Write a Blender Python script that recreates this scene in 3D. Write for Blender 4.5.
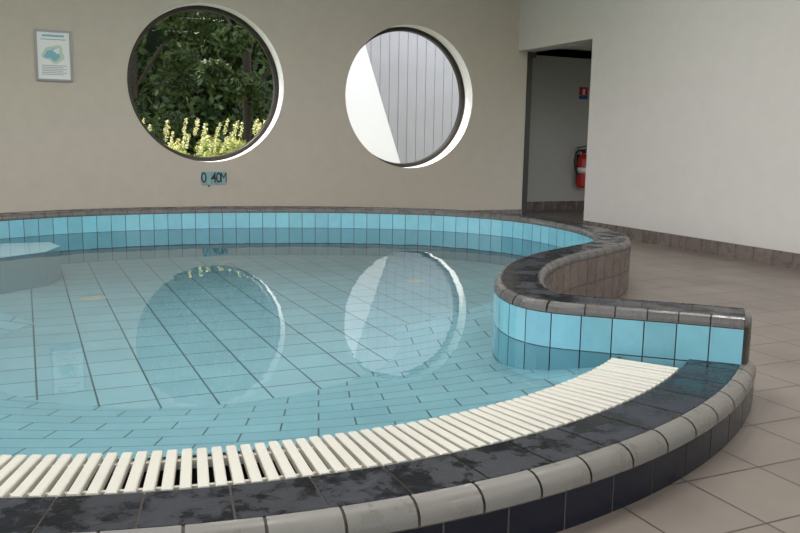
import bpy, bmesh, math, random
import numpy as np
from mathutils import Vector, Matrix, Quaternion
random.seed(4); rng=np.random.default_rng(4)
scene=bpy.context.scene
for o in list(bpy.data.objects): bpy.data.objects.remove(o)
scene.view_settings.view_transform='Standard'
# ---------------------------------------------------------------- camera
F_PX=820.0; CX=400.0; CY=266.5; TH=math.atan(126.5/820.0); RO=0.0165; H=1.02
Z_DECK=0.17; Z_TOP=0.355; Z_WAT=0.163
Fw=Vector((0,math.cos(TH),-math.sin(TH))); R0=Vector((1,0,0)); U0=Vector((0,math.sin(TH),math.cos(TH)))
Rv=R0*math.cos(RO)+U0*math.sin(RO); Uv=-R0*math.sin(RO)+U0*math.cos(RO)
CAM=Vector((0,0,H))
cd=bpy.data.cameras.new('camera'); cam=bpy.data.objects.new('camera',cd); scene.collection.objects.link(cam)
cd.sensor_width=36; cd.lens=F_PX*36/800
m=Matrix((Rv,Uv,-Fw)).transposed().to_4x4(); m.translation=CAM; cam.matrix_world=m
cd.clip_start=0.05; cd.clip_end=300
scene.camera=cam
def ray(u,v): return Fw+Rv*((u-CX)/F_PX)-Uv*((v-CY)/F_PX)
def hitz(u,v,z):
    d=ray(u,v); t=(z-H)/d.z; p=CAM+d*t; return Vector((p.x,p.y))
def hitp(u,v,p0,n):
    d=ray(u,v); t=(p0-CAM).dot(n)/d.dot(n); return CAM+d*t
def conv(xa,za,z):
    u=400+820*xa/za; yh=140+RO*(u-400); return hitz(u,yh+820*(H-z)/za,z)
# ---------------------------------------------------------------- materials
def nmat(name):
    mt=bpy.data.materials.new(name); mt.use_nodes=True; nt=mt.node_tree
    return mt,nt,nt.nodes['Principled BSDF']
def mat_plain(name,col,rough=.5,metal=0.,bump=0.,bscale=60,var=0.,spec=.5):
    mt,nt,b=nmat(name); b.inputs['Base Color'].default_value=(*col,1); b.inputs['Roughness'].default_value=rough
    b.inputs['Metallic'].default_value=metal; b.inputs['Specular IOR Level'].default_value=spec
    tc=nt.nodes.new('ShaderNodeTexCoord')
    nz=nt.nodes.new('ShaderNodeTexNoise'); nz.inputs['Scale'].default_value=bscale; nz.inputs['Detail'].default_value=4
    nt.links.new(tc.outputs['Object'],nz.inputs['Vector'])
    if bump:
        bp=nt.nodes.new('ShaderNodeBump'); bp.inputs['Strength'].default_value=bump; bp.inputs['Distance'].default_value=.01
        nt.links.new(nz.outputs['Fac'],bp.inputs['Height']); nt.links.new(bp.outputs['Normal'],b.inputs['Normal'])
    if var:
        n2=nt.nodes.new('ShaderNodeTexNoise'); n2.inputs['Scale'].default_value=max(bscale*.08,.4); n2.inputs['Detail'].default_value=5
        nt.links.new(tc.outputs['Object'],n2.inputs['Vector'])
        mr=nt.nodes.new('ShaderNodeMapRange'); mr.inputs[1].default_value=.3; mr.inputs[2].default_value=.7
        mr.inputs[3].default_value=1-var; mr.inputs[4].default_value=1+var
        nt.links.new(n2.outputs['Fac'],mr.inputs[0])
        mx=nt.nodes.new('ShaderNodeVectorMath'); mx.operation='SCALE'; mx.inputs[0].default_value=col
        nt.links.new(mr.outputs[0],mx.inputs['Scale']); nt.links.new(mx.outputs[0],b.inputs['Base Color'])
    return mt
def mat_tile(name,col,rough=.25,blotch=0.,bump=0.,spec=.5,wet=.65):
    """per tile tint from colour attribute"""
    mt,nt,b=nmat(name); b.inputs['Roughness'].default_value=rough; b.inputs['Specular IOR Level'].default_value=spec
    at=nt.nodes.new('ShaderNodeAttribute'); at.attribute_name='tint'
    mx=nt.nodes.new('ShaderNodeVectorMath'); mx.operation='MULTIPLY'; mx.inputs[1].default_value=col
    nt.links.new(at.outputs['Color'],mx.inputs[0]); out=mx.outputs[0]
    tc=nt.nodes.new('ShaderNodeTexCoord'); nz=nt.nodes.new('ShaderNodeTexNoise'); nz.inputs['Scale'].default_value=9; nz.inputs['Detail'].default_value=6
    nz.inputs['Roughness'].default_value=.65
    nt.links.new(tc.outputs['Object'],nz.inputs['Vector'])
    if blotch:
        mr=nt.nodes.new('ShaderNodeMapRange'); mr.inputs[1].default_value=.44; mr.inputs[2].default_value=.58
        mr.inputs[3].default_value=1-blotch; mr.inputs[4].default_value=1+blotch
        nt.links.new(nz.outputs['Fac'],mr.inputs[0])
        m2=nt.nodes.new('ShaderNodeVectorMath'); m2.operation='SCALE'; nt.links.new(out,m2.inputs[0]); nt.links.new(mr.outputs[0],m2.inputs['Scale']); out=m2.outputs[0]
        m3=nt.nodes.new('ShaderNodeMapRange'); m3.inputs[1].default_value=.44; m3.inputs[2].default_value=.58
        m3.inputs[3].default_value=rough*wet; m3.inputs[4].default_value=rough*1.2
        nt.links.new(nz.outputs['Fac'],m3.inputs[0]); nt.links.new(m3.outputs[0],b.inputs['Roughness'])
    if bump:
        bn=nt.nodes.new('ShaderNodeTexNoise'); bn.inputs['Scale'].default_value=70
        nt.links.new(tc.outputs['Object'],bn.inputs['Vector'])
        bp=nt.nodes.new('ShaderNodeBump'); bp.inputs['Strength'].default_value=bump; bp.inputs['Distance'].default_value=.004
        nt.links.new(bn.outputs['Fac'],bp.inputs['Height']); nt.links.new(bp.outputs['Normal'],b.inputs['Normal'])
    nt.links.new(out,b.inputs['Base Color']); return mt
def mat_brick(name,c1,c2,mort,w,h,off=0.,rot=0.,uv=False,rough=.4,msize=.004,blotch=.0,spec=.5,bscale=3.,loc=(0,0,0)):
    mt,nt,b=nmat(name); tc=nt.nodes.new('ShaderNodeTexCoord'); mp=nt.nodes.new('ShaderNodeMapping')
    mp.inputs['Rotation'].default_value=(0,0,rot); mp.inputs['Location'].default_value=loc
    nt.links.new(tc.outputs['UV' if uv else 'Object'],mp.inputs['Vector'])
    br=nt.nodes.new('ShaderNodeTexBrick'); br.offset=off; br.squash=1
    br.inputs['Scale'].default_value=1; br.inputs['Brick Width'].default_value=w; br.inputs['Row Height'].default_value=h
    br.inputs['Mortar Size'].default_value=msize; br.inputs['Mortar Smooth'].default_value=.1; br.inputs['Bias'].default_value=0
    br.inputs['Color1'].default_value=(*c1,1); br.inputs['Color2'].default_value=(*c2,1); br.inputs['Mortar'].default_value=(*mort,1)
    nt.links.new(mp.outputs[0],br.inputs['Vector']); out=br.outputs['Color']
    b.inputs['Roughness'].default_value=rough; b.inputs['Specular IOR Level'].default_value=spec
    if blotch:
        nz=nt.nodes.new('ShaderNodeTexNoise'); nz.inputs['Scale'].default_value=bscale; nz.inputs['Detail'].default_value=7
        nt.links.new(tc.outputs['Object'],nz.inputs['Vector'])
        mr=nt.nodes.new('ShaderNodeMapRange'); mr.inputs[1].default_value=.35; mr.inputs[2].default_value=.65
        mr.inputs[3].default_value=1-blotch; mr.inputs[4].default_value=1+blotch
        nt.links.new(nz.outputs['Fac'],mr.inputs[0])
        m2=nt.nodes.new('ShaderNodeVectorMath'); m2.operation='SCALE'; nt.links.new(out,m2.inputs[0]); nt.links.new(mr.outputs[0],m2.inputs['Scale']); out=m2.outputs[0]
    bp=nt.nodes.new('ShaderNodeBump'); bp.invert=True; bp.inputs['Strength'].default_value=.4; bp.inputs['Distance'].default_value=.003
    nt.links.new(br.outputs['Fac'],bp.inputs['Height']); nt.links.new(bp.outputs['Normal'],b.inputs['Normal'])
    nt.links.new(out,b.inputs['Base Color']); return mt
M_wall=mat_plain('wall_paint_beige',(.485,.44,.38),.9,bump=.25,bscale=90,var=.03)
M_wallr=mat_plain('wall_paint_white',(.57,.545,.525),.9,bump=.2,bscale=90,var=.02)
M_reveal=mat_plain('reveal_white',(.85,.84,.82),.8,bump=.1)
M_ceil=mat_plain('ceiling_paint',(.62,.61,.58),.9,bump=.1)
M_frame=mat_plain('window_frame_bronze',(.03,.024,.02),.4,metal=.4,bump=.02)
M_black=mat_tile('slate_tile_black',(.013,.015,.022),.42,blotch=.4,bump=.25,spec=.32,wet=.35)
M_grey=mat_tile('coping_tile_grey',(.17,.16,.147),.4,blotch=.04,bump=.05,spec=.35)
M_grey2=mat_tile('coping_tile_darkgrey',(.10,.095,.092),.35,blotch=.04,bump=.05,spec=.35)
M_brown=mat_tile('skirting_tile_brown',(.155,.125,.112),.35,blotch=.08)
M_blue=mat_tile('wall_tile_blue',(.18,.43,.52),.15,blotch=.03)
M_navy=mat_tile('riser_tile_navy',(.006,.008,.016),.2,spec=.35)
M_grout=mat_plain('grout',(.08,.07,.065),.9,bump=.2,bscale=200)
M_grate=mat_plain('grate_plastic',(.55,.53,.47),.4,bump=.05,var=.05,bscale=40)
M_dark=mat_plain('gutter_dark',(.03,.028,.025),.7,bump=.1)
# ---------------------------------------------------------------- mesh helpers
def new_obj(name,verts,faces,mat,parent=None,smooth=False,uvs=None,tints=None):
    me=bpy.data.meshes.new(name); me.from_pydata([tuple(v) for v in verts],[],faces); me.update()
    if not isinstance(mat,(list,tuple)): mat=[mat]
    for q in mat: me.materials.append(q)
    if smooth: me.polygons.foreach_set('use_smooth',[True]*len(me.polygons))
    if uvs is not None:
        ul=me.uv_layers.new(name='UVMap')
        for l in me.loops: ul.data[l.index].uv=uvs[l.vertex_index]
    if tints is not None:
        ca=me.color_attributes.new('tint','FLOAT_COLOR','CORNER')
        for p in me.polygons:
            t=tints[p.index]
            for li in p.loop_indices: ca.data[li].color=(t[0],t[1],t[2],1)
    ob=bpy.data.objects.new(name,me); scene.collection.objects.link(ob)
    if parent: ob.parent=parent
    return ob
def empty(name,loc=(0,0,0)):
    e=bpy.data.objects.new(name,None); e.location=loc; scene.collection.objects.link(e); return e
class Path:
    def __init__(s,pts):
        s.p=np.array([(q[0],q[1]) for q in pts],float); d=np.linalg.norm(np.diff(s.p,axis=0),axis=1)
        s.c=np.concatenate([[0],np.cumsum(d)]); s.L=s.c[-1]
    def at(s,t):
        return np.array([np.interp(t,s.c,s.p[:,0]),np.interp(t,s.c,s.p[:,1])])
    def nrm(s,t):
        e=.012; a=s.at(max(t-e,0)); b=s.at(min(t+e,s.L)); d=b-a; d/=np.linalg.norm(d)+1e-9
        return np.array([-d[1],d[0]])
    def offset(s,o,n=700):
        ts=np.linspace(0,s.L,n); return Path([s.at(t)+s.nrm(t)*o for t in ts])
def catmull(P,n=14):
    P=[np.array(p,float) for p in P]; P=[2*P[0]-P[1]]+P+[2*P[-1]-P[-2]]; out=[]
    for i in range(1,len(P)-2):
        for k in range(n):
            t=k/n; a,b,c,d=P[i-1],P[i],P[i+1],P[i+2]
            out.append(.5*((2*b)+(-a+c)*t+(2*a-5*b+4*c-d)*t*t+(-a+3*b-3*c+d)*t**3))
    out.append(P[-2]); return out
def tiles(name,path,width,gap,profile,mat,parent=None,sub=3,var=.06,cvar=.02,shift=0.):
    V=[];Fc=[];T=[]; n=max(1,int(round(path.L/width))); w=path.L/n
    for i in range(n):
        a=i*w+gap/2; b=(i+1)*w-gap/2; g=1+random.uniform(-var,var); t=tuple(g*(1+random.uniform(-cvar,cvar)) for _ in range(3))
        base=len(V); k=len(profile)
        for j in range(sub+1):
            s=a+(b-a)*j/sub; p=path.at(s); nn=path.nrm(s)
            for (o,z) in profile: V.append((p[0]+nn[0]*o,p[1]+nn[1]*o,z))
        for j in range(sub):
            for q in range(k-1):
                A=base+j*k+q; Fc.append((A,A+1,A+k+1,A+k)); T.append(t)
    return new_obj(name,V,Fc,mat,parent,smooth=False,tints=T)
def sweep(name,path,profile,mat,parent=None,n=300,cap=True,closed=True):
    V=[];Fc=[];k=len(profile)
    for j in range(n+1):
        s=path.L*j/n; p=path.at(s); nn=path.nrm(s)
        for (o,z) in profile: V.append((p[0]+nn[0]*o,p[1]+nn[1]*o,z))
    for j in range(n):
        for q in range(k if closed else k-1):
            A=j*k+q;B=j*k+(q+1)%k; Fc.append((A,B,B+k,A+k))
    if cap: Fc.append(tuple(range(k))[::-1]); Fc.append(tuple(n*k+i for i in range(k)))
    return new_obj(name,V,Fc,mat,parent)
def boxv(p0,ax,ay,az):
    p0=Vector(p0);ax=Vector(ax);ay=Vector(ay);az=Vector(az)
    v=[p0,p0+ax,p0+ax+ay,p0+ay]; v+= [q+az for q in v]
    return v,[(3,2,1,0),(4,5,6,7),(0,1,5,4),(1,2,6,5),(2,3,7,6),(3,0,4,7)]
def boxes(name,L,mat,parent=None):
    V=[];Fc=[]
    for b in L:
        v,f=boxv(*b); o=len(V); V+=v; Fc+=[tuple(i+o for i in q) for q in f]
    return new_obj(name,V,Fc,mat,parent)
def poly_fill(loops,up=False):
    bm=bmesh.new()
    for lp in loops:
        vs=[bm.verts.new(p) for p in lp]
        for i in range(len(vs)): bm.edges.new((vs[i],vs[(i+1)%len(vs)]))
    bmesh.ops.triangle_fill(bm,use_beauty=True,edges=bm.edges[:],use_dissolve=False)
    bm.verts.index_update(); bm.normal_update()
    V=[v.co.copy() for v in bm.verts]; Fc=[]
    for f in bm.faces:
        t=tuple(v.index for v in f.verts)
        if up and f.normal.z<0: t=t[::-1]
        Fc.append(t)
    bm.free(); return V,Fc
def lathe(name,prof,mat,parent=None,seg=28,M=Matrix()):
    V=[];Fc=[];k=len(prof)
    for j in range(seg):
        a=2*math.pi*j/seg
        for r,z in prof: V.append(M@Vector((r*math.cos(a),r*math.sin(a),z)))
    for j in range(seg):
        for q in range(k-1):
            A=j*k+q;B=((j+1)%seg)*k+q; Fc.append((A,B,B+1,A+1))
    return new_obj(name,V,Fc,mat,parent,smooth=True)
def tube(name,pts,r,mat,parent=None):
    cu=bpy.data.curves.new(name,'CURVE'); cu.dimensions='3D'; cu.bevel_depth=r; cu.bevel_resolution=4
    sp=cu.splines.new('BEZIER'); sp.bezier_points.add(len(pts)-1)
    for b,p in zip(sp.bezier_points,pts): b.co=p; b.handle_left_type=b.handle_right_type='AUTO'
    cu.materials.append(mat); ob=bpy.data.objects.new(name,cu); scene.collection.objects.link(ob)
    if parent: ob.parent=parent
    return ob
# ---------------------------------------------------------------- key geometry
gi=[hitz(u,v,Z_DECK) for u,v in [(0,455),(200,448),(350,432),(450,415),(540,390),(590,370),(612,357)]]
go=[hitz(u,v,Z_DECK) for u,v in [(0,497),(200,490),(350,472),(450,452),(560,425),(640,395),(683,370)]]
oo=[hitz(u,v,Z_DECK-.02) for u,v in [(742,400),(700,430),(640,458),(560,485),(500,501),(400,520),(330,531)]]
n1,n2,n3=len(gi),len(go),len(oo); A=[];B=[]
for k,P in enumerate((gi,go,oo)):
    for p in P:
        r=[2*p.x,2*p.y,0,0,0]; r[2+k]=1; A.append(r); B.append(p.x**2+p.y**2)
s=np.linalg.lstsq(np.array(A),np.array(B),rcond=None)[0]; C=np.array([s[0],s[1]])
RI,RG,RO_=[math.sqrt(s[2+k]+C[0]**2+C[1]**2) for k in range(3)]
RO_-=.022
# walls
pc=hitz(512,219.5,0); pr=hitz(800,270,0)
dr=(pr-pc).normalized()
N2=Vector((dr.x,dr.y)); E2=Vector((-dr.y,dr.x))
if E2.x<0: E2=-E2
N3=Vector((N2.x,N2.y,0)); E3=Vector((E2.x,E2.y,0)); Z3=Vector((0,0,1))
P0=Vector((pc.x,pc.y,0))
def W(s_,q_,z_): return P0+E3*s_+N3*q_+Z3*z_
def on_wall(u,v,q=0.):
    p=hitp(u,v,P0+N3*q,N3); return (p-P0).dot(E3),p.z
ANG=math.atan2(E2.y,E2.x)
CEIL=3.7; SL=-9.4; QR=13.5
raw=[(-3.45,2.95),(-3.95,3.7),(-4.15,4.7),(-3.95,5.7),(-3.32,6.72),(-2.7,7.33),(-1.76,7.77),(-.77,7.965),(.03,7.94),(.62,7.76),(1.13,7.34),(1.42,6.78),(1.54,6.25),(1.52,5.85),(1.38,5.5),(1.15,5.2),(.9,4.87),(.70,4.47),(.595,4.07),(.575,3.75),(.65,3.54),(.86,3.45),(1.14,3.36),(1.375,3.27)]
cl=Path(catmull([tuple(conv(x,y,Z_TOP)) for x,y in raw]))
HW=.125
inner=cl.offset(-HW); outer=cl.offset(HW)
# ---------------------------------------------------------------- pool
pool=empty('swimming_pool')
BW=.034
def z_bull(side,top,h=.042,w=BW,edge=HW):
    out=[]
    for k in range(6):
        a=k/5*math.pi/2
        out.append((side*(edge-w+w*math.sin(a)),top-h+h*math.cos(a)))
    return out
zt=Z_TOP
sweep('raised_wall_core',cl,[(-HW+.004,-.35),(-HW+.004,zt-.045),(-HW+.03,zt-.012),(-HW+BW+.004,zt-.004),(HW-BW-.004,zt-.004),(HW-.03,zt-.012),(HW-.004,zt-.045),(HW-.004,-.35)],M_grout,pool,n=500)
tiles('coping_top_tiles',cl,.20,.006,[(HW-BW,zt-.001),(-HW+BW,zt-.001)],M_black,pool,sub=5,var=.2)
tiles('coping_bullnose_inner',cl,.125,.005,z_bull(-1,zt),M_grey2,pool,sub=3,var=.08)
tiles('coping_bullnose_outer',cl,.125,.005,z_bull(1,zt)[::-1],M_grey2,pool,sub=3,var=.08)
for k in range(3):
    za=zt-.046-k*.15; tiles('raised_wall_inner_tiles_%d'%k,inner,.125,.005,[(0,za),(0,za-.145)],M_blue,pool,sub=2,var=.07)
for k in range(2):
    za=zt-.046-k*.155; tiles('raised_wall_outer_tiles_%d'%k,outer,.125,.005,[(0,za-.150),(0,za)],M_brown,pool,sub=2,var=.1)
pe=cl.at(cl.L); ne=cl.nrm(cl.L); de=np.array([ne[1],-ne[0]])
V=[];Fc=[];seg=10
prof=[(1.0,-.2),(1.0,zt-.042)]+[(1.0-.4*(1-math.cos(a)),zt-.042+.042*math.sin(a)) for a in np.linspace(0,math.pi/2,5)]+[(0,zt)]
for j in range(seg+1):
    a=math.pi/2-math.pi*j/seg
    for r,z in prof:
        q=pe+ne*HW*r*math.sin(a)+de*.03*r*math.cos(a); V.append((q[0],q[1],z))
k=len(prof)
for j in range(seg):
    for q in range(k-1):
        A_=j*k+q; Fc.append((A_,A_+k,A_+k+1,A_+1))
new_obj('raised_wall_end_cap',V,Fc,M_grey2,pool,smooth=True,tints=[(1,1,1)]*len(Fc))
def arc(r,a0,a1,n=400): return Path([(C[0]+r*math.cos(a),C[1]+r*math.sin(a)) for a in np.linspace(a0,a1,n)])
D=math.radians
a_st=math.atan2(pe[1]-C[1],pe[0]-C[0])-.005; a_en=D(-150)
ge=math.atan2(go[-1].y-C[1],go[-1].x-C[0])
BN=.055; BH=.045
deckp=arc(RG,a_st,a_en)
rimcore=arc(RG,a_st,a_en); wd=RO_-RG
sweep('low_rim_core',rimcore,[(0.002,-.3),(0.002,Z_DECK-.004),(wd-BN,Z_DECK-.004),(wd-BN*.6,Z_DECK-.009),(wd-BN*.3,Z_DECK-.022),(wd-.010,Z_DECK-BH),(wd-.006,Z_DECK-BH-.02),(wd-.006,-.3)],M_grout,pool,n=300)
tiles('deck_slate_tiles',deckp,.20,.006,[(wd-BN-.003,Z_DECK),(0,Z_DECK),(0,Z_DECK-.05)],M_black,pool,sub=4,var=.25)
bl=[(wd,Z_DECK-BH-.012)]+[(wd-BN+BN*math.sin(a),Z_DECK-BH+BH*math.cos(a)) for a in np.linspace(math.pi/2,0,8)]
bn=tiles('low_rim_bullnose',arc(RG,a_st,a_en),.165,.007,bl,M_grey,pool,sub=4,var=.08); bn.data.polygons.foreach_set('use_smooth',[True]*len(bn.data.polygons))
tiles('low_rim_riser_tiles',arc(RO_,a_st,a_en),.19,.006,[(-.004,-.01),(-.004,Z_DECK-BH-.018)],M_navy,pool,sub=4,var=.3)
sweep('gutter_channel',arc(RI,a_st,a_en),[(0,Z_WAT-.012),(.012,Z_WAT-.012),(.012,.07),(RG-RI,.07),(RG-RI,.0),(0,-.0)],M_dark,pool,n=200)
tiles('low_rim_inner_tiles',arc(RI,a_st,a_en),.2,.005,[(-.002,Z_WAT-.012),(-.002,-.25)],M_blue,pool,sub=3)
# grate
grate=empty('overflow_grate')
V=[];Fc=[]; rm=(RI+RG)/2; pitch=.0415/rm; a=ge; sw=.0285
while a>a_en:
    c,s_=math.cos(a),math.sin(a); t=np.array([-s_,c]); rr=np.array([c,s_])
    r0=RI+.004;r1=RG-.006
    p0=C+rr*r0-t*sw/2
    zt_=Z_DECK+.002+random.uniform(-.0008,.0008)
    wv=t*sw; rv=rr*(r1-r0)
    o=len(V); b=.003
    for base in (p0,p0+rv):
        for (k_,z_) in [(0,zt_-.022),(0,zt_-b),(b/sw,zt_),(1-b/sw,zt_),(1,zt_-b),(1,zt_-.022)]:
            q=base+wv*k_; V.append((q[0],q[1],z_))
    for q in range(6): Fc.append((o+q,o+(q+1)%6,o+6+(q+1)%6,o+6+q))
    Fc.append(tuple(o+i for i in range(6))[::-1]); Fc.append(tuple(o+6+i for i in range(6)))
    a-=pitch
gs=new_obj('slats',V,Fc,M_grate,grate)
for k_,rr_ in enumerate((RI+.05,RG-.05)):
    sweep('connector_rib_%d'%(k_+1),arc(rr_,ge,a_en),[(-.006,Z_DECK-.035),(-.006,Z_DECK-.012),(.006,Z_DECK-.012),(.006,Z_DECK-.035)],M_grate,grate,n=200)
sweep('support_ledge',arc(RI+.012,ge,a_en),[(-.012,Z_DECK-.05),(-.012,Z_DECK-.0215),(.006,Z_DECK-.0215),(.006,Z_DECK-.05)],M_grate,grate,n=200)
# water polygon
ip=[inner.at(t) for t in np.linspace(0,inner.L,500)]
rad=[np.linalg.norm(p-C) for p in ip]; i1=max(i for i in range(len(ip)) if rad[i]<=RI)
P_w=ip[:i1+1]; aa=math.atan2(ip[i1][1]-C[1],ip[i1][0]-C[0]); ab=math.atan2(ip[0][1]-C[1],ip[0][0]-C[0])
if ab>0: ab-=2*math.pi
P_w+= [C+RI*np.array([math.cos(a),math.sin(a)]) for a in np.linspace(aa,ab,200)[1:]]
V,Fc=poly_fill([[ (p[0],p[1],Z_WAT) for p in P_w]],up=True)
mt=bpy.data.materials.new('water'); mt.use_nodes=True; nt=mt.node_tree; nt.nodes.clear()
out=nt.nodes.new('ShaderNodeOutputMaterial'); mix=nt.nodes.new('ShaderNodeMixShader'); tr=nt.nodes.new('ShaderNodeBsdfTransparent'); gl=nt.nodes.new('ShaderNodeBsdfGlossy')
fr=nt.nodes.new('ShaderNodeFresnel'); fr.inputs['IOR'].default_value=1.42; gl.inputs['Roughness'].default_value=0.0
tr.inputs['Color'].default_value=(.95,.99,.995,1)
tc=nt.nodes.new('ShaderNodeTexCoord'); nz=nt.nodes.new('ShaderNodeTexNoise'); nz.inputs['Scale'].default_value=4.5; nz.inputs['Detail'].default_value=2
nt.links.new(tc.outputs['Object'],nz.inputs['Vector'])
bp=nt.nodes.new('ShaderNodeBump'); bp.inputs['Strength'].default_value=.07; bp.inputs['Distance'].default_value=.009
nt.links.new(nz.outputs['Fac'],bp.inputs['Height'])
nt.links.new(bp.outputs['Normal'],gl.inputs['Normal']); nt.links.new(bp.outputs['Normal'],fr.inputs['Normal'])
nt.links.new(fr.outputs[0],mix.inputs[0]); nt.links.new(tr.outputs[0],mix.inputs[1]); nt.links.new(gl.outputs[0],mix.inputs[2]); nt.links.new(mix.outputs[0],out.inputs[0])
new_obj('pool_water',V,Fc,mt)
def inpoly(x,y,P):
    c=False; j=len(P)-1
    for i in range(len(P)):
        if ((P[i][1]>y)!=(P[j][1]>y)) and (x<(P[j][0]-P[i][0])*(y-P[i][1])/(P[j][1]-P[i][1])+P[i][0]): c=not c
        j=i
    return c
clp=[cl.at(t) for t in np.linspace(0,cl.L,300)]
j1=max(i for i in range(len(clp)) if np.linalg.norm(clp[i]-C)<=RI+.1)
P_f=clp[:j1+1]+[C+(RI+.02)*np.array([math.cos(a),math.sin(a)]) for a in np.linspace(aa+.03,ab,120)]
ZB=-.10; RB=1.12
def zfloor(r):
    t=min(max((r-RB)/(RI-RB),0),1); return ZB+(Z_WAT-.05-ZB)*t
V=[];UV=[];Fc=[]; nr=14; na=150
for i in range(nr+1):
    r=RB+(RI+.01-RB)*i/nr
    for j in range(na+1):
        a=D(20)-D(220)*j/na
        V.append((C[0]+r*math.cos(a),C[1]+r*math.sin(a),zfloor(r)+.0)); UV.append((a*1.9,r))
for i in range(nr):
    for j in range(na):
        A_=i*(na+1)+j; f=(A_,A_+1,A_+na+2,A_+na+1)
        cx=sum(V[q][0] for q in f)/4; cy=sum(V[q][1] for q in f)/4
        if inpoly(cx,cy,P_f): Fc.append(f[::-1])
M_pf1=mat_brick('pool_tile_running_bond',(.25,.47,.54),(.285,.51,.58),(.075,.11,.12),.26,.15,off=.5,rot=-.10,rough=.3,msize=.0035,blotch=.04)
M_pf2=mat_brick('pool_tile_grid',(.275,.47,.535),(.31,.51,.57),(.08,.115,.125),.235,.235,off=0,rot=-ANG,rough=.3,msize=.0045,blotch=.05)
new_obj('pool_floor_ramp',V,Fc,M_pf1,pool,uvs=UV)
V,Fc=poly_fill([[ (p[0],p[1],ZB-.001) for p in P_f]],up=True)
new_obj('pool_floor',V,Fc,M_pf2,pool)
for k_,(u,v) in enumerate([(93,298),(415,281),(225,262)]):
    p=hitz(u,v,ZB); M_in=mat_plain('inlet_%d'%k_,(.40,.46,.42),.4,bump=.05)
    lathe('floor_inlet_%d'%(k_+1),[(0,.012),(.03,.012),(.035,.007),(.075,.008),(.09,.0)],M_in,pool,M=Matrix.Translation((p.x,p.y,ZB)))
# ---------------------------------------------------------------- floor with hole
ro=[C+(RO_-.03)*np.array([math.cos(a),math.sin(a)]) for a in np.linspace(a_st,ab,160)]
hole=[p for p in clp]+ro
rect=[W(SL,-1.6,0),W(3.2,-1.6,0),W(3.2,QR,0),W(SL,QR,0)]
V,Fc=poly_fill([[tuple(p) for p in rect],[(p[0],p[1],0) for p in hole]],up=True)
M_floor=mat_brick('floor_tile_brown',(.165,.138,.120),(.188,.159,.139),(.055,.044,.038),.30,.30,off=0,rot=-ANG,rough=.34,msize=.004,blotch=.13,bscale=2.2)
new_obj('floor',V,Fc,M_floor)
# ---------------------------------------------------------------- walls
def wcirc(u,vt,vb):
    a=on_wall(u,vt);b=on_wall(u,vb); return a[0],(a[1]+b[1])/2,(a[1]-b[1])/2
w1=wcirc(207,3.0,162); w2=wcirc(412.5,25,168)
TH_W=.34
sd,_=on_wall(524,150)
def circ(w,q,n=96,r=None):
    r=r or w[2]; return [W(w[0]+r*math.cos(2*math.pi*i/n),q,w[1]+r*math.sin(2*math.pi*i/n)) for i in range(n)]
V=[];Fc=[]
for q in (0,-TH_W):
    v,f=poly_fill([[tuple(x) for x in (W(SL,q,0),W(sd,q,0),W(sd,q,CEIL),W(SL,q,CEIL))],[tuple(x) for x in circ(w1,q)],[tuple(x) for x in circ(w2,q)]])
    o=len(V); V+=v; Fc+=[tuple(i+o for i in t) for t in f]
o=len(V); V+=[W(sd,0,0),W(sd,0,CEIL),W(sd,-TH_W,CEIL),W(sd,-TH_W,0)]; Fc.append((o,o+1,o+2,o+3))
wb=new_obj('wall_back',V,Fc,M_wall)
QF=-.20
for k_,w in enumerate((w1,w2)):
    e=empty('window_%d'%(k_+1)); n=96
    A_=circ(w,0);B_=circ(w,-TH_W); V=A_+B_; Fc=[(i,(i+1)%n,n+(i+1)%n,n+i) for i in range(n)]
    new_obj('reveal',V,Fc,M_reveal,e,smooth=True)
    r=w[2]; V=[];prof=[(r,QF),(r-.04,QF),(r-.048,QF-.01),(r-.048,QF-.07),(r,QF-.07)]
    for i in range(n):
        a=2*math.pi*i/n
        for rr_,q in prof: V.append(W(w[0]+rr_*math.cos(a),q,w[1]+rr_*math.sin(a)))
    k=len(prof); Fc=[]
    for i in range(n):
        for q in range(k-1):
            A=i*k+q;B=((i+1)%n)*k+q; Fc.append((A,B,B+1,A+1))
    new_obj('frame',V,Fc,M_frame,e)
    mg=bpy.data.materials.get('window_glass')
    if not mg:
        mg=bpy.data.materials.new('window_glass'); mg.use_nodes=True; nt=mg.node_tree; nt.nodes.clear()
        ou=nt.nodes.new('ShaderNodeOutputMaterial'); mi=nt.nodes.new('ShaderNodeMixShader'); t_=nt.nodes.new('ShaderNodeBsdfTransparent'); g_=nt.nodes.new('ShaderNodeBsdfGlossy')
        g_.inputs['Roughness'].default_value=0; t_.inputs['Color'].default_value=(.97,.98,.97,1); mi.inputs[0].default_value=.003
        nt.links.new(t_.outputs[0],mi.inputs[1]); nt.links.new(g_.outputs[0],mi.inputs[2]); nt.links.new(mi.outputs[0],ou.inputs[0])
    V=circ(w,QF-.04,r=r-.045); new_obj('glass_pane',V,[tuple(range(n))],mg,e)
def on_right(u,v):
    p=hitp(u,v,P0,E3); return (p-P0).dot(N3),p.z
qo,_=on_right(588,130); hh=.5*(on_right(592,39.5)[1]+on_right(514,51)[1])
boxes('wall_right',[ (W(0,qo,0),N3*(QR-qo),E3*.25,Z3*CEIL),(W(0,-TH_W,hh),N3*(qo+TH_W),E3*.25,Z3*(CEIL-hh))],M_wallr)
RQ=-1.15
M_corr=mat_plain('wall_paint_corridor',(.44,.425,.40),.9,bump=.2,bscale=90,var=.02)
boxes('wall_corridor',[(W(sd-.2,RQ-.12,0),E3*(3.2-sd),N3*.12,Z3*3.0),(W(sd-.2,RQ,0),E3*.1,N3*(-TH_W-RQ),Z3*3.0),(W(2.9,RQ,0),E3*.12,N3*4,Z3*3.0)],M_corr)
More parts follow.
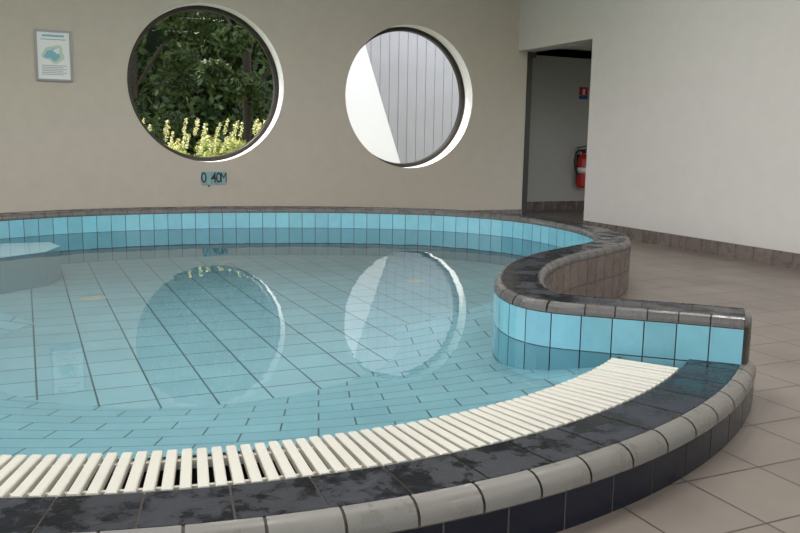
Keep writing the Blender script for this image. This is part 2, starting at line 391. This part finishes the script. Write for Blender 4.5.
boxes('ceiling_corridor',[(W(sd-.2,RQ-.1,hh+.1),E3*3.4,N3*(1.0),Z3*.1),(W(.25,RQ-.1,hh+.1),E3*2.8,N3*5,Z3*.1)],M_ceil)
fs=.085
tr1=boxes('trim_1',[(W(sd-.005,-.10,0),E3*fs,N3*.10,Z3*hh),(W(sd-.005,-.10,hh-.07),E3*(.30-sd),N3*.08,Z3*.07)],M_frame)
M_alu=mat_plain('glazing_frame_aluminium',(.25,.24,.22),.4,metal=.7,bump=.02)
L=[(W(SL-.2,-.0,2.75),E3*.2,N3*QR,Z3*(CEIL-2.75))]; boxes('wall_left',L+[(W(SL-.2,-.0,0),E3*.2,N3*.6,Z3*2.75)],M_wall)
q=.6; L=[]
while q<QR: L.append((W(SL-.15,q,0),E3*.08,N3*.07,Z3*2.75)); q+=1.6
L.append((W(SL-.15,.6,0),E3*.08,N3*(QR-.6),Z3*.08)); L.append((W(SL-.15,.6,2.67),E3*.08,N3*(QR-.6),Z3*.08))
boxes('window_3',L,M_alu)
boxes('wall_rear',[(W(SL,QR,2.75),-E3*SL,N3*.2,Z3*(CEIL-2.75)),(W(-1.2,QR,0),E3*1.2,N3*.2,Z3*2.75)],M_wall)
s_=SL;L=[]
while s_<-1.2: L.append((W(s_,QR,0),E3*.07,N3*.08,Z3*2.75)); s_+=1.64
L.append((W(SL,QR,0),E3*(-1.2-SL),N3*.08,Z3*.08)); boxes('window_4',L,M_alu)
boxes('ceiling',[(W(SL-.2,-TH_W,CEIL),E3*(-SL+.45),N3*(QR+.6),Z3*.2)],M_ceil)
bp_=Path([tuple((W(-.012,q,0)).xy) for q in np.linspace(qo,QR,60)])
hb=.135
o_=tiles('baseboard_right',bp_,.205,.006,[(0,0.0),(0,hb-.006),(.006*0,hb)],M_brown,None,sub=1,var=.12)
boxes('baseboard_right_grout',[(W(-.008,qo,0),N3*(QR-qo),E3*.008,Z3*hb)],M_grout).parent=o_
bp2=Path([tuple((W(s,.012,0)).xy) for s in np.linspace(SL,sd,60)])
tiles('baseboard_back',bp2,.205,.006,[(0,0),(0,hb)],M_brown,None,sub=1,var=.12)
bp3=Path([tuple((W(s,RQ+.012,0)).xy) for s in np.linspace(sd-.1,2.9,40)])
tiles('baseboard_corridor',bp3,.205,.006,[(0,0),(0,hb)],M_brown,None,sub=1,var=.12)
# ---------------------------------------------------------------- poster
M_white=mat_plain('white_plastic',(.70,.72,.73),.4,bump=.02)
M_alf=mat_plain('picture_frame_alu',(.25,.25,.26),.35,metal=.3,bump=.02)
M_teal=mat_plain('print_teal',(.18,.42,.50),.6,bump=.01); M_green=mat_plain('print_green',(.47,.56,.47),.6,bump=.01)
M_text=mat_plain('print_dark',(.02,.03,.05),.6,bump=.01); M_grt=mat_plain('print_greytext',(.25,.28,.30),.6,bump=.01)
M_red=mat_plain('extinguisher_red',(.50,.02,.02),.25,bump=.01); M_blk=mat_plain('rubber_black',(.015,.015,.015),.5,bump=.05)
a0=on_wall(34,29); a1=on_wall(73,82); ps,pz=(a0[0]+a1[0])/2,(a0[1]+a1[1])/2; pw=a1[0]-a0[0]; ph=a0[1]-a1[1]
po=empty('framed_poster',W(ps,0,pz)); po.rotation_euler=(0,0,ANG)
def lb(name,parent,x0,x1,z0,z1,y0,y1,mat): return boxes(name,[((x0,y0,z0),(x1-x0,0,0),(0,y1-y0,0),(0,0,z1-z0))],mat,parent)
b=.02
for nm,x0,x1,z0,z1 in [('frame_left',-pw/2,-pw/2+b,-ph/2,ph/2),('frame_right',pw/2-b,pw/2,-ph/2,ph/2),('frame_top',-pw/2+b,pw/2-b,ph/2-b,ph/2),('frame_bottom',-pw/2+b,pw/2-b,-ph/2,-ph/2+b)]:
    lb(nm,po,x0,x1,z0,z1,-.022,0,M_alf)
lb('sheet',po,-pw/2+b,pw/2-b,-ph/2+b,ph/2-b,-.012,-.002,M_white)
def blob(name,parent,cx,cz,rx,rz,y,mat,irr=.2,n=26):
    vs=[]; ph_=random.random()*6
    for i in range(n):
        a=2*math.pi*i/n; k=1+irr*math.sin(3*a+ph_)*.6+irr*.5*math.sin(5*a+ph_*2)
        vs.append((cx+rx*k*math.cos(a),y,cz+rz*k*math.sin(a)))
    return new_obj(name,vs,[tuple(range(n))],mat,parent)
blob('map_green',po,0,.03*ph,pw*.30,ph*.17,-.0130,M_green); blob('map_teal',po,-.01,.02*ph,pw*.2,ph*.11,-.0136,M_teal,.35); blob('map_core',po,.03,.05,pw*.08,ph*.05,-.0142,M_white,.3)
lb('headline_1',po,-pw*.30,pw*.30,ph*.37,ph*.41,-.0135,-.0125,M_teal); lb('headline_2',po,-pw*.34,pw*.34,ph*.31,ph*.325,-.0135,-.0125,M_grt)
for i in range(6): lb('text_line_%d'%i,po,-pw*.34,pw*(.34-.1*(i%2)),-ph*(.20+.035*i),-ph*(.188+.035*i),-.0135,-.0125,M_grt)
# ---------------------------------------------------------------- depth marker
a0=on_wall(201,171.5); a1=on_wall(226,184.5); ds,dz=(a0[0]+a1[0])/2,(a0[1]+a1[1])/2; dw=a1[0]-a0[0]; dh=a0[1]-a1[1]
dm=empty('depth_marker_sign',W(ds,0,dz)); dm.rotation_euler=(0,0,ANG)
M_pale=mat_plain('sign_pale_teal',(.22,.38,.40),.3,bump=.02)
cw=dw/5
for i in range(5): lb('tile_%d'%(i+1),dm,-dw/2+i*cw+.002,-dw/2+(i+1)*cw-.002,-dh/2,dh/2,-.010,0,M_pale)
def text(name,body,size,parent,loc,mat,sx=1):
    cu=bpy.data.curves.new(name,'FONT'); cu.body=body; cu.size=size; cu.align_x='CENTER'; cu.align_y='CENTER'; cu.extrude=.001; cu.offset=.0015 if body!='M' else 0
    cu.materials.append(mat); ob=bpy.data.objects.new(name,cu); scene.collection.objects.link(ob); ob.parent=parent; ob.location=loc; ob.rotation_euler=(math.pi/2,0,0); ob.scale=(sx,1,1); return ob
for i,ch in enumerate('0.40M'): text('letter_%d'%(i+1),ch,dh*1.1,dm,(-dw/2+(i+.5)*cw,-.0125,0 if ch!='.' else -dh*.32),M_text,.8 if ch!='M' else .62)
# ---------------------------------------------------------------- fire extinguisher
def on_rec(u,v): return on_wall(u,v,RQ)
x0=on_rec(577,187); x1=on_rec(577,146)
eh=x1[1]-x0[1]
fe=empty('fire_extinguisher',W(x0[0],RQ+.13,x0[1])); fe.rotation_euler=(0,0,ANG)
k=eh/.56
lathe('body',[(0,0),(.07*k,0),(.078*k,.012*k),(.08*k,.03*k),(.08*k,.36*k),(.072*k,.40*k),(.05*k,.435*k),(.025*k,.45*k),(.022*k,.48*k),(0,.48*k)],M_red,fe)
lathe('valve',[(0,.47*k),(.026*k,.47*k),(.026*k,.51*k),(.015*k,.52*k),(0,.52*k)],M_blk,fe)
boxes('handle',[((-.10*k,-.012*k,.50*k),(.14*k,0,.01*k),(0,.024*k,0),(0,0,.012*k)),((-.11*k,-.012*k,.53*k),(.14*k,0,.025*k),(0,.024*k,0),(0,0,.012*k))],M_blk,fe)
tube('hose',[(-.02*k,0,.50*k),(-.11*k,-.01,.49*k),(-.155*k,-.02,.38*k),(-.13*k,-.02,.24*k),(-.09*k,-.03,.17*k)],.013*k,M_blk,fe)
lathe('label',[(.0805*k,.20*k),(.0812*k,.20*k),(.0812*k,.27*k),(.0805*k,.27*k)],M_white,fe)
boxes('wall_bracket',[((-.03,.05,.25*k),(.06,0,0),(0,.08,0),(0,0,.06)),((-.03,.11,.05),(.06,0,0),(0,.02,0),(0,0,.4*k))],M_blk,fe)
sg0=on_rec(579,87); sg1=on_rec(588,98)
sg=empty('fire_extinguisher_sign',W((sg0[0]+sg1[0])/2,RQ,(sg0[1]+sg1[1])/2)); sg.rotation_euler=(0,0,ANG)
lb('plate',sg,-.08,.08,-.04,.08,-.008,0,M_red); lb('pictogram',sg,-.02,.02,-.03,.05,-.010,-.008,M_white); lb('lower_plate',sg,-.08,.08,-.10,-.045,-.008,0,mat_plain('sign_blue',(.03,.08,.25),.4,bump=.02))
# ---------------------------------------------------------------- submerged bench
ZL=Z_WAT-.006
pl=[hitz(0,258,ZL),hitz(45,252,ZL),hitz(60,246,ZL),hitz(50,242,ZL),hitz(0,243.5,ZL)]
pp=[pl[4]+Vector((-1.1,-.12)),pl[0]+Vector((-1.1,-.12))]
top=[tuple(p) for p in (pl[0],pl[1],pl[2],pl[3],pl[4])]+[tuple(p) for p in pp]
n=len(top); V=[(x,y,ZL) for x,y in top]+[(x,y,ZB) for x,y in top]
Fc=[tuple(range(n))]+[(i,(i+1)%n,n+(i+1)%n,n+i) for i in range(n)]
M_ledge=mat_brick('bench_tile_sunlit_blue',(.70,.84,.87),(.74,.86,.89),(.40,.55,.60),.2,.2,rot=-ANG,rough=.35,msize=.003)  # sunlight on the bench top is put into this paler tile colour
M_lside=mat_plain('bench_side_blue',(.20,.40,.47),.3,bump=.02)
lo=new_obj('submerged_pool_bench',V,Fc,[M_ledge,M_lside])
for p in lo.data.polygons:
    if p.index>0: p.material_index=1
# ---------------------------------------------------------------- exterior
M_grass=mat_plain('grass',(.10,.16,.05),.9,bump=.4,bscale=20,var=.3)
new_obj('ground',[(-60,-60,-.36),(60,-60,-.36),(60,60,-.36),(-60,60,-.36)],[(0,1,2,3)],M_grass)
def mat_leaf(name,c):
    mt,nt,b=nmat(name); at=nt.nodes.new('ShaderNodeAttribute'); at.attribute_name='tint'
    mx=nt.nodes.new('ShaderNodeVectorMath'); mx.operation='MULTIPLY'; mx.inputs[1].default_value=c; nt.links.new(at.outputs['Color'],mx.inputs[0])
    nt.links.new(mx.outputs[0],b.inputs['Base Color']); b.inputs['Roughness'].default_value=.5
    t_=nt.nodes.new('ShaderNodeBsdfTranslucent'); nt.links.new(mx.outputs[0],t_.inputs['Color']); mi=nt.nodes.new('ShaderNodeMixShader'); mi.inputs[0].default_value=.35
    nt.links.new(b.outputs[0],mi.inputs[1]); nt.links.new(t_.outputs[0],mi.inputs[2]); nt.links.new(mi.outputs[0],nt.nodes['Material Output'].inputs[0]); return mt
def leaves(name,clumps,n,size,mat,parent,shell=.55,elong=1.6):
    V=np.zeros((n,4,3)); T=[]
    for i in range(n):
        c=clumps[rng.integers(len(clumps))]; d=rng.normal(size=3); d/=np.linalg.norm(d); r=rng.uniform(shell,1.)**.6
        p=np.array(c[:3])+d*r*np.array(c[3:6])
        u=rng.normal(size=3); u/=np.linalg.norm(u); w=np.cross(u,rng.normal(size=3)); w/=np.linalg.norm(w)
        s_=size*rng.uniform(.6,1.3); V[i]=[p-u*s_*elong*.5,p+w*s_*.35,p+u*s_*elong*.5,p-w*s_*.35]
        g=rng.uniform(.4,1.7); T.append((g*rng.uniform(.85,1.25),g,g*rng.uniform(.7,1.)))
    return new_obj(name,V.reshape(-1,3),[(4*i,4*i+1,4*i+2,4*i+3) for i in range(n)],mat,parent,tints=T)
M_leafd=mat_leaf('leaf_dark',(.08,.125,.048)); M_leafy=mat_leaf('leaf_yellowgreen',(.42,.48,.20)); M_bark=mat_plain('bark',(.06,.045,.035),.9,bump=.8,bscale=25)
cw1=W(w1[0],0,w1[1]); dw1=Vector((cw1.x,cw1.y)).normalized(); perp=Vector((dw1.y,-dw1.x))
def tree(x,y,h,rad,n):
    e=empty('tree',(0,0,0))
    tube('trunk',[(x,y,-.36),(x+.1,y,h*.3),(x-.05,y+.1,h*.75)],.08,M_bark,e)
    for q in range(5):
        a=q*1.3; tube('branch_%d'%(q+1),[(x,y,h*(.22+.08*q)),(x+math.cos(a)*rad*.5,y+math.sin(a)*rad*.5,h*(.35+.09*q))],.03,M_bark,e)
    cl_=[]
    for q in range(44):
        a=random.uniform(0,6.28); rr=rad*math.sqrt(random.random())*.75; z=random.uniform(.0,h); s=random.uniform(.45,.8)*rad*.4
        cl_.append((x+rr*math.cos(a),y+rr*math.sin(a),z,s,s,s*.7))
    leaves('foliage',cl_,n,.085,M_leafd,e)
for X,Y,h in [(-7.0,14.6,6.5),(-4.9,14.9,7.5),(-3.0,15.6,7)]:
    tree(X,Y,h,1.3,32000)
hb_=empty('hedge'); cl_=[]
for q in range(80):
    x=random.uniform(-12,-3.1); z=random.uniform(-.2,8.0); cl_.append((x,20.2,z,1.0,.6,.9))
leaves('foliage',cl_,24000,.16,M_leafd,hb_,.2)
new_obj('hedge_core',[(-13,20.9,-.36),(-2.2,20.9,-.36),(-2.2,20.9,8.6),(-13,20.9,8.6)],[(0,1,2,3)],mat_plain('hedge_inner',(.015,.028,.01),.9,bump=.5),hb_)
sh=empty('flowering_shrub'); cl_=[]
for q in range(34):
    p=dw1*random.uniform(11.6,12.4)+perp*random.uniform(-1.8,1.25); z=random.uniform(.2,.98)-(.14 if q%2 else 0); cl_.append((p.x,p.y,z,.22,.2,.2))
    if q%3==0: tube('stem_%d'%q,[(p.x,p.y,-.36),(p.x+.03,p.y,z)],.012,M_bark,sh)
leaves('foliage',cl_,9000,.05,M_leafy,sh,.3,2.1)
sp=[]
for q in range(60):
    p=dw1*random.uniform(11.5,12.3)+perp*random.uniform(-1.7,1.2); hz=random.uniform(.7,1.1)
    for kk in range(5): sp.append((p.x+.01*kk,p.y,hz+kk*.04,.03,.03,.03))
leaves('flower_spikes',sp,4500,.022,mat_leaf('flower_cream',(.68,.70,.46)),sh,.1,1.6)
# siding building
SD=Vector((.97,.243,0)); SN=Vector((.243,-.97,0)); sb=empty('clad_building')
M_side=mat_plain('cladding_lilac_grey',(.60,.575,.61),.6,bump=.05,var=.04,bscale=30); M_sg=mat_plain('cladding_gap',(.34,.33,.35),.8,bump=.05)
so=Vector((-1.55,14.6,-.36)); L=[]
x=0
while x<7.5: L.append((so+SD*x+SN*.0,SD*.160,SN*.02,Z3*7)); x+=.168
boxes('cladding_boards',L,M_side,sb); boxes('cladding_backing',[(so-SN*.4,SD*7.5,SN*.395,Z3*6.98)],M_sg,sb)
wl=[(-1.45,-.36),(.35,-.36),(-.03,.67),(-.60,2.45),(-.95,3.7),(-1.45,3.7)]  # added tilted panel, shaped to stand in for a sunlit patch on the cladding
V=[]
for off in (0,.18):
    for x,z in wl: V.append((x, 12.7+off+ .55*(z+.36)*.5 +.25*(x+1.5), z))
n=len(wl); Fc=[tuple(range(n)),tuple(range(2*n-1,n-1,-1))]+[(i,n+i,n+(i+1)%n,(i+1)%n) for i in range(n)]
new_obj('sunlit_patch_panel',V,Fc,mat_plain('sunlit_patch_white',(.9,.9,.9),.8,bump=.05))
# ---------------------------------------------------------------- light
wd_=bpy.data.worlds.new('world'); scene.world=wd_; wd_.use_nodes=True; nt=wd_.node_tree; bg=nt.nodes['Background']
sky=nt.nodes.new('ShaderNodeTexSky'); sky.sky_type='NISHITA'; sky.sun_disc=False; sky.sun_elevation=D(58); sky.sun_rotation=D(-80); sky.air_density=1.0; sky.dust_density=2.0
hs=nt.nodes.new('ShaderNodeHueSaturation'); hs.inputs['Saturation'].default_value=.3
nt.links.new(sky.outputs[0],hs.inputs['Color']); nt.links.new(hs.outputs[0],bg.inputs[0]); bg.inputs[1].default_value=.53
ts=Vector((-.52,.03,.85)).normalized()
sl=bpy.data.lights.new('sun','SUN'); sl.energy=4.5; sl.angle=D(.6); sl.color=(1,.95,.87); so_=bpy.data.objects.new('sun',sl); scene.collection.objects.link(so_)
so_.rotation_mode='QUATERNION'; so_.rotation_quaternion=ts.to_track_quat('Z','Y')
def area(name,loc,direction,sx,sy,portal,power=0,col=(1,1,1)):
    l=bpy.data.lights.new(name,'AREA'); l.shape='RECTANGLE'; l.size=sx; l.size_y=sy; l.energy=power; l.color=col
    ob=bpy.data.objects.new(name,l); scene.collection.objects.link(ob); ob.location=loc
    z=-Vector(direction).normalized(); up=Z3 if abs(z.z)<.9 else N3; x=up.cross(z).normalized(); y=z.cross(x)
    mm=Matrix((x,y,z)).transposed().to_4x4(); mm.translation=loc; ob.matrix_world=mm
    if portal: l.cycles.is_portal=True
    return ob
area('glazing_left_portal',W(SL-.25,QR/2+.3,1.4),E3,QR-.6,2.7,True)
area('glazing_rear_portal',W((SL-1.2)/2,QR+.1,1.4),-N3,-1.2-SL,2.7,True)
M_fill_glow,nt,b=nmat('lamp_diffuser'); b.inputs['Emission Color'].default_value=(1,.97,.92,1); b.inputs['Emission Strength'].default_value=1.5
for k_,(s_,q_,pw_) in enumerate([(-6.6,9.4,43),(-2.2,9.4,43),(-6.6,12,43),(-2.2,12,43),(-6.8,3.6,38),(-4.6,3.6,38),(-2.4,3.6,38),(-6.8,6.3,46),(-4.6,6.3,46),(-2.4,6.3,46)]):  # unseen fixtures, added to brighten the room and the pool floor
    e=empty('added_fill_light')
    boxes('fill_housing',[(W(s_-.65,q_-.2,CEIL-.05),E3*1.3,N3*.4,Z3*.05)],M_white,e); boxes('diffuser',[(W(s_-.6,q_-.16,CEIL-.055),E3*1.2,N3*.32,Z3*.004)],M_fill_glow,e)
    a_=area('lamp_%d'%k_,W(s_,q_,CEIL-.07),(0,0,-1),1.2,.32,False,pw_,(1,.975,.95)); a_.parent=e
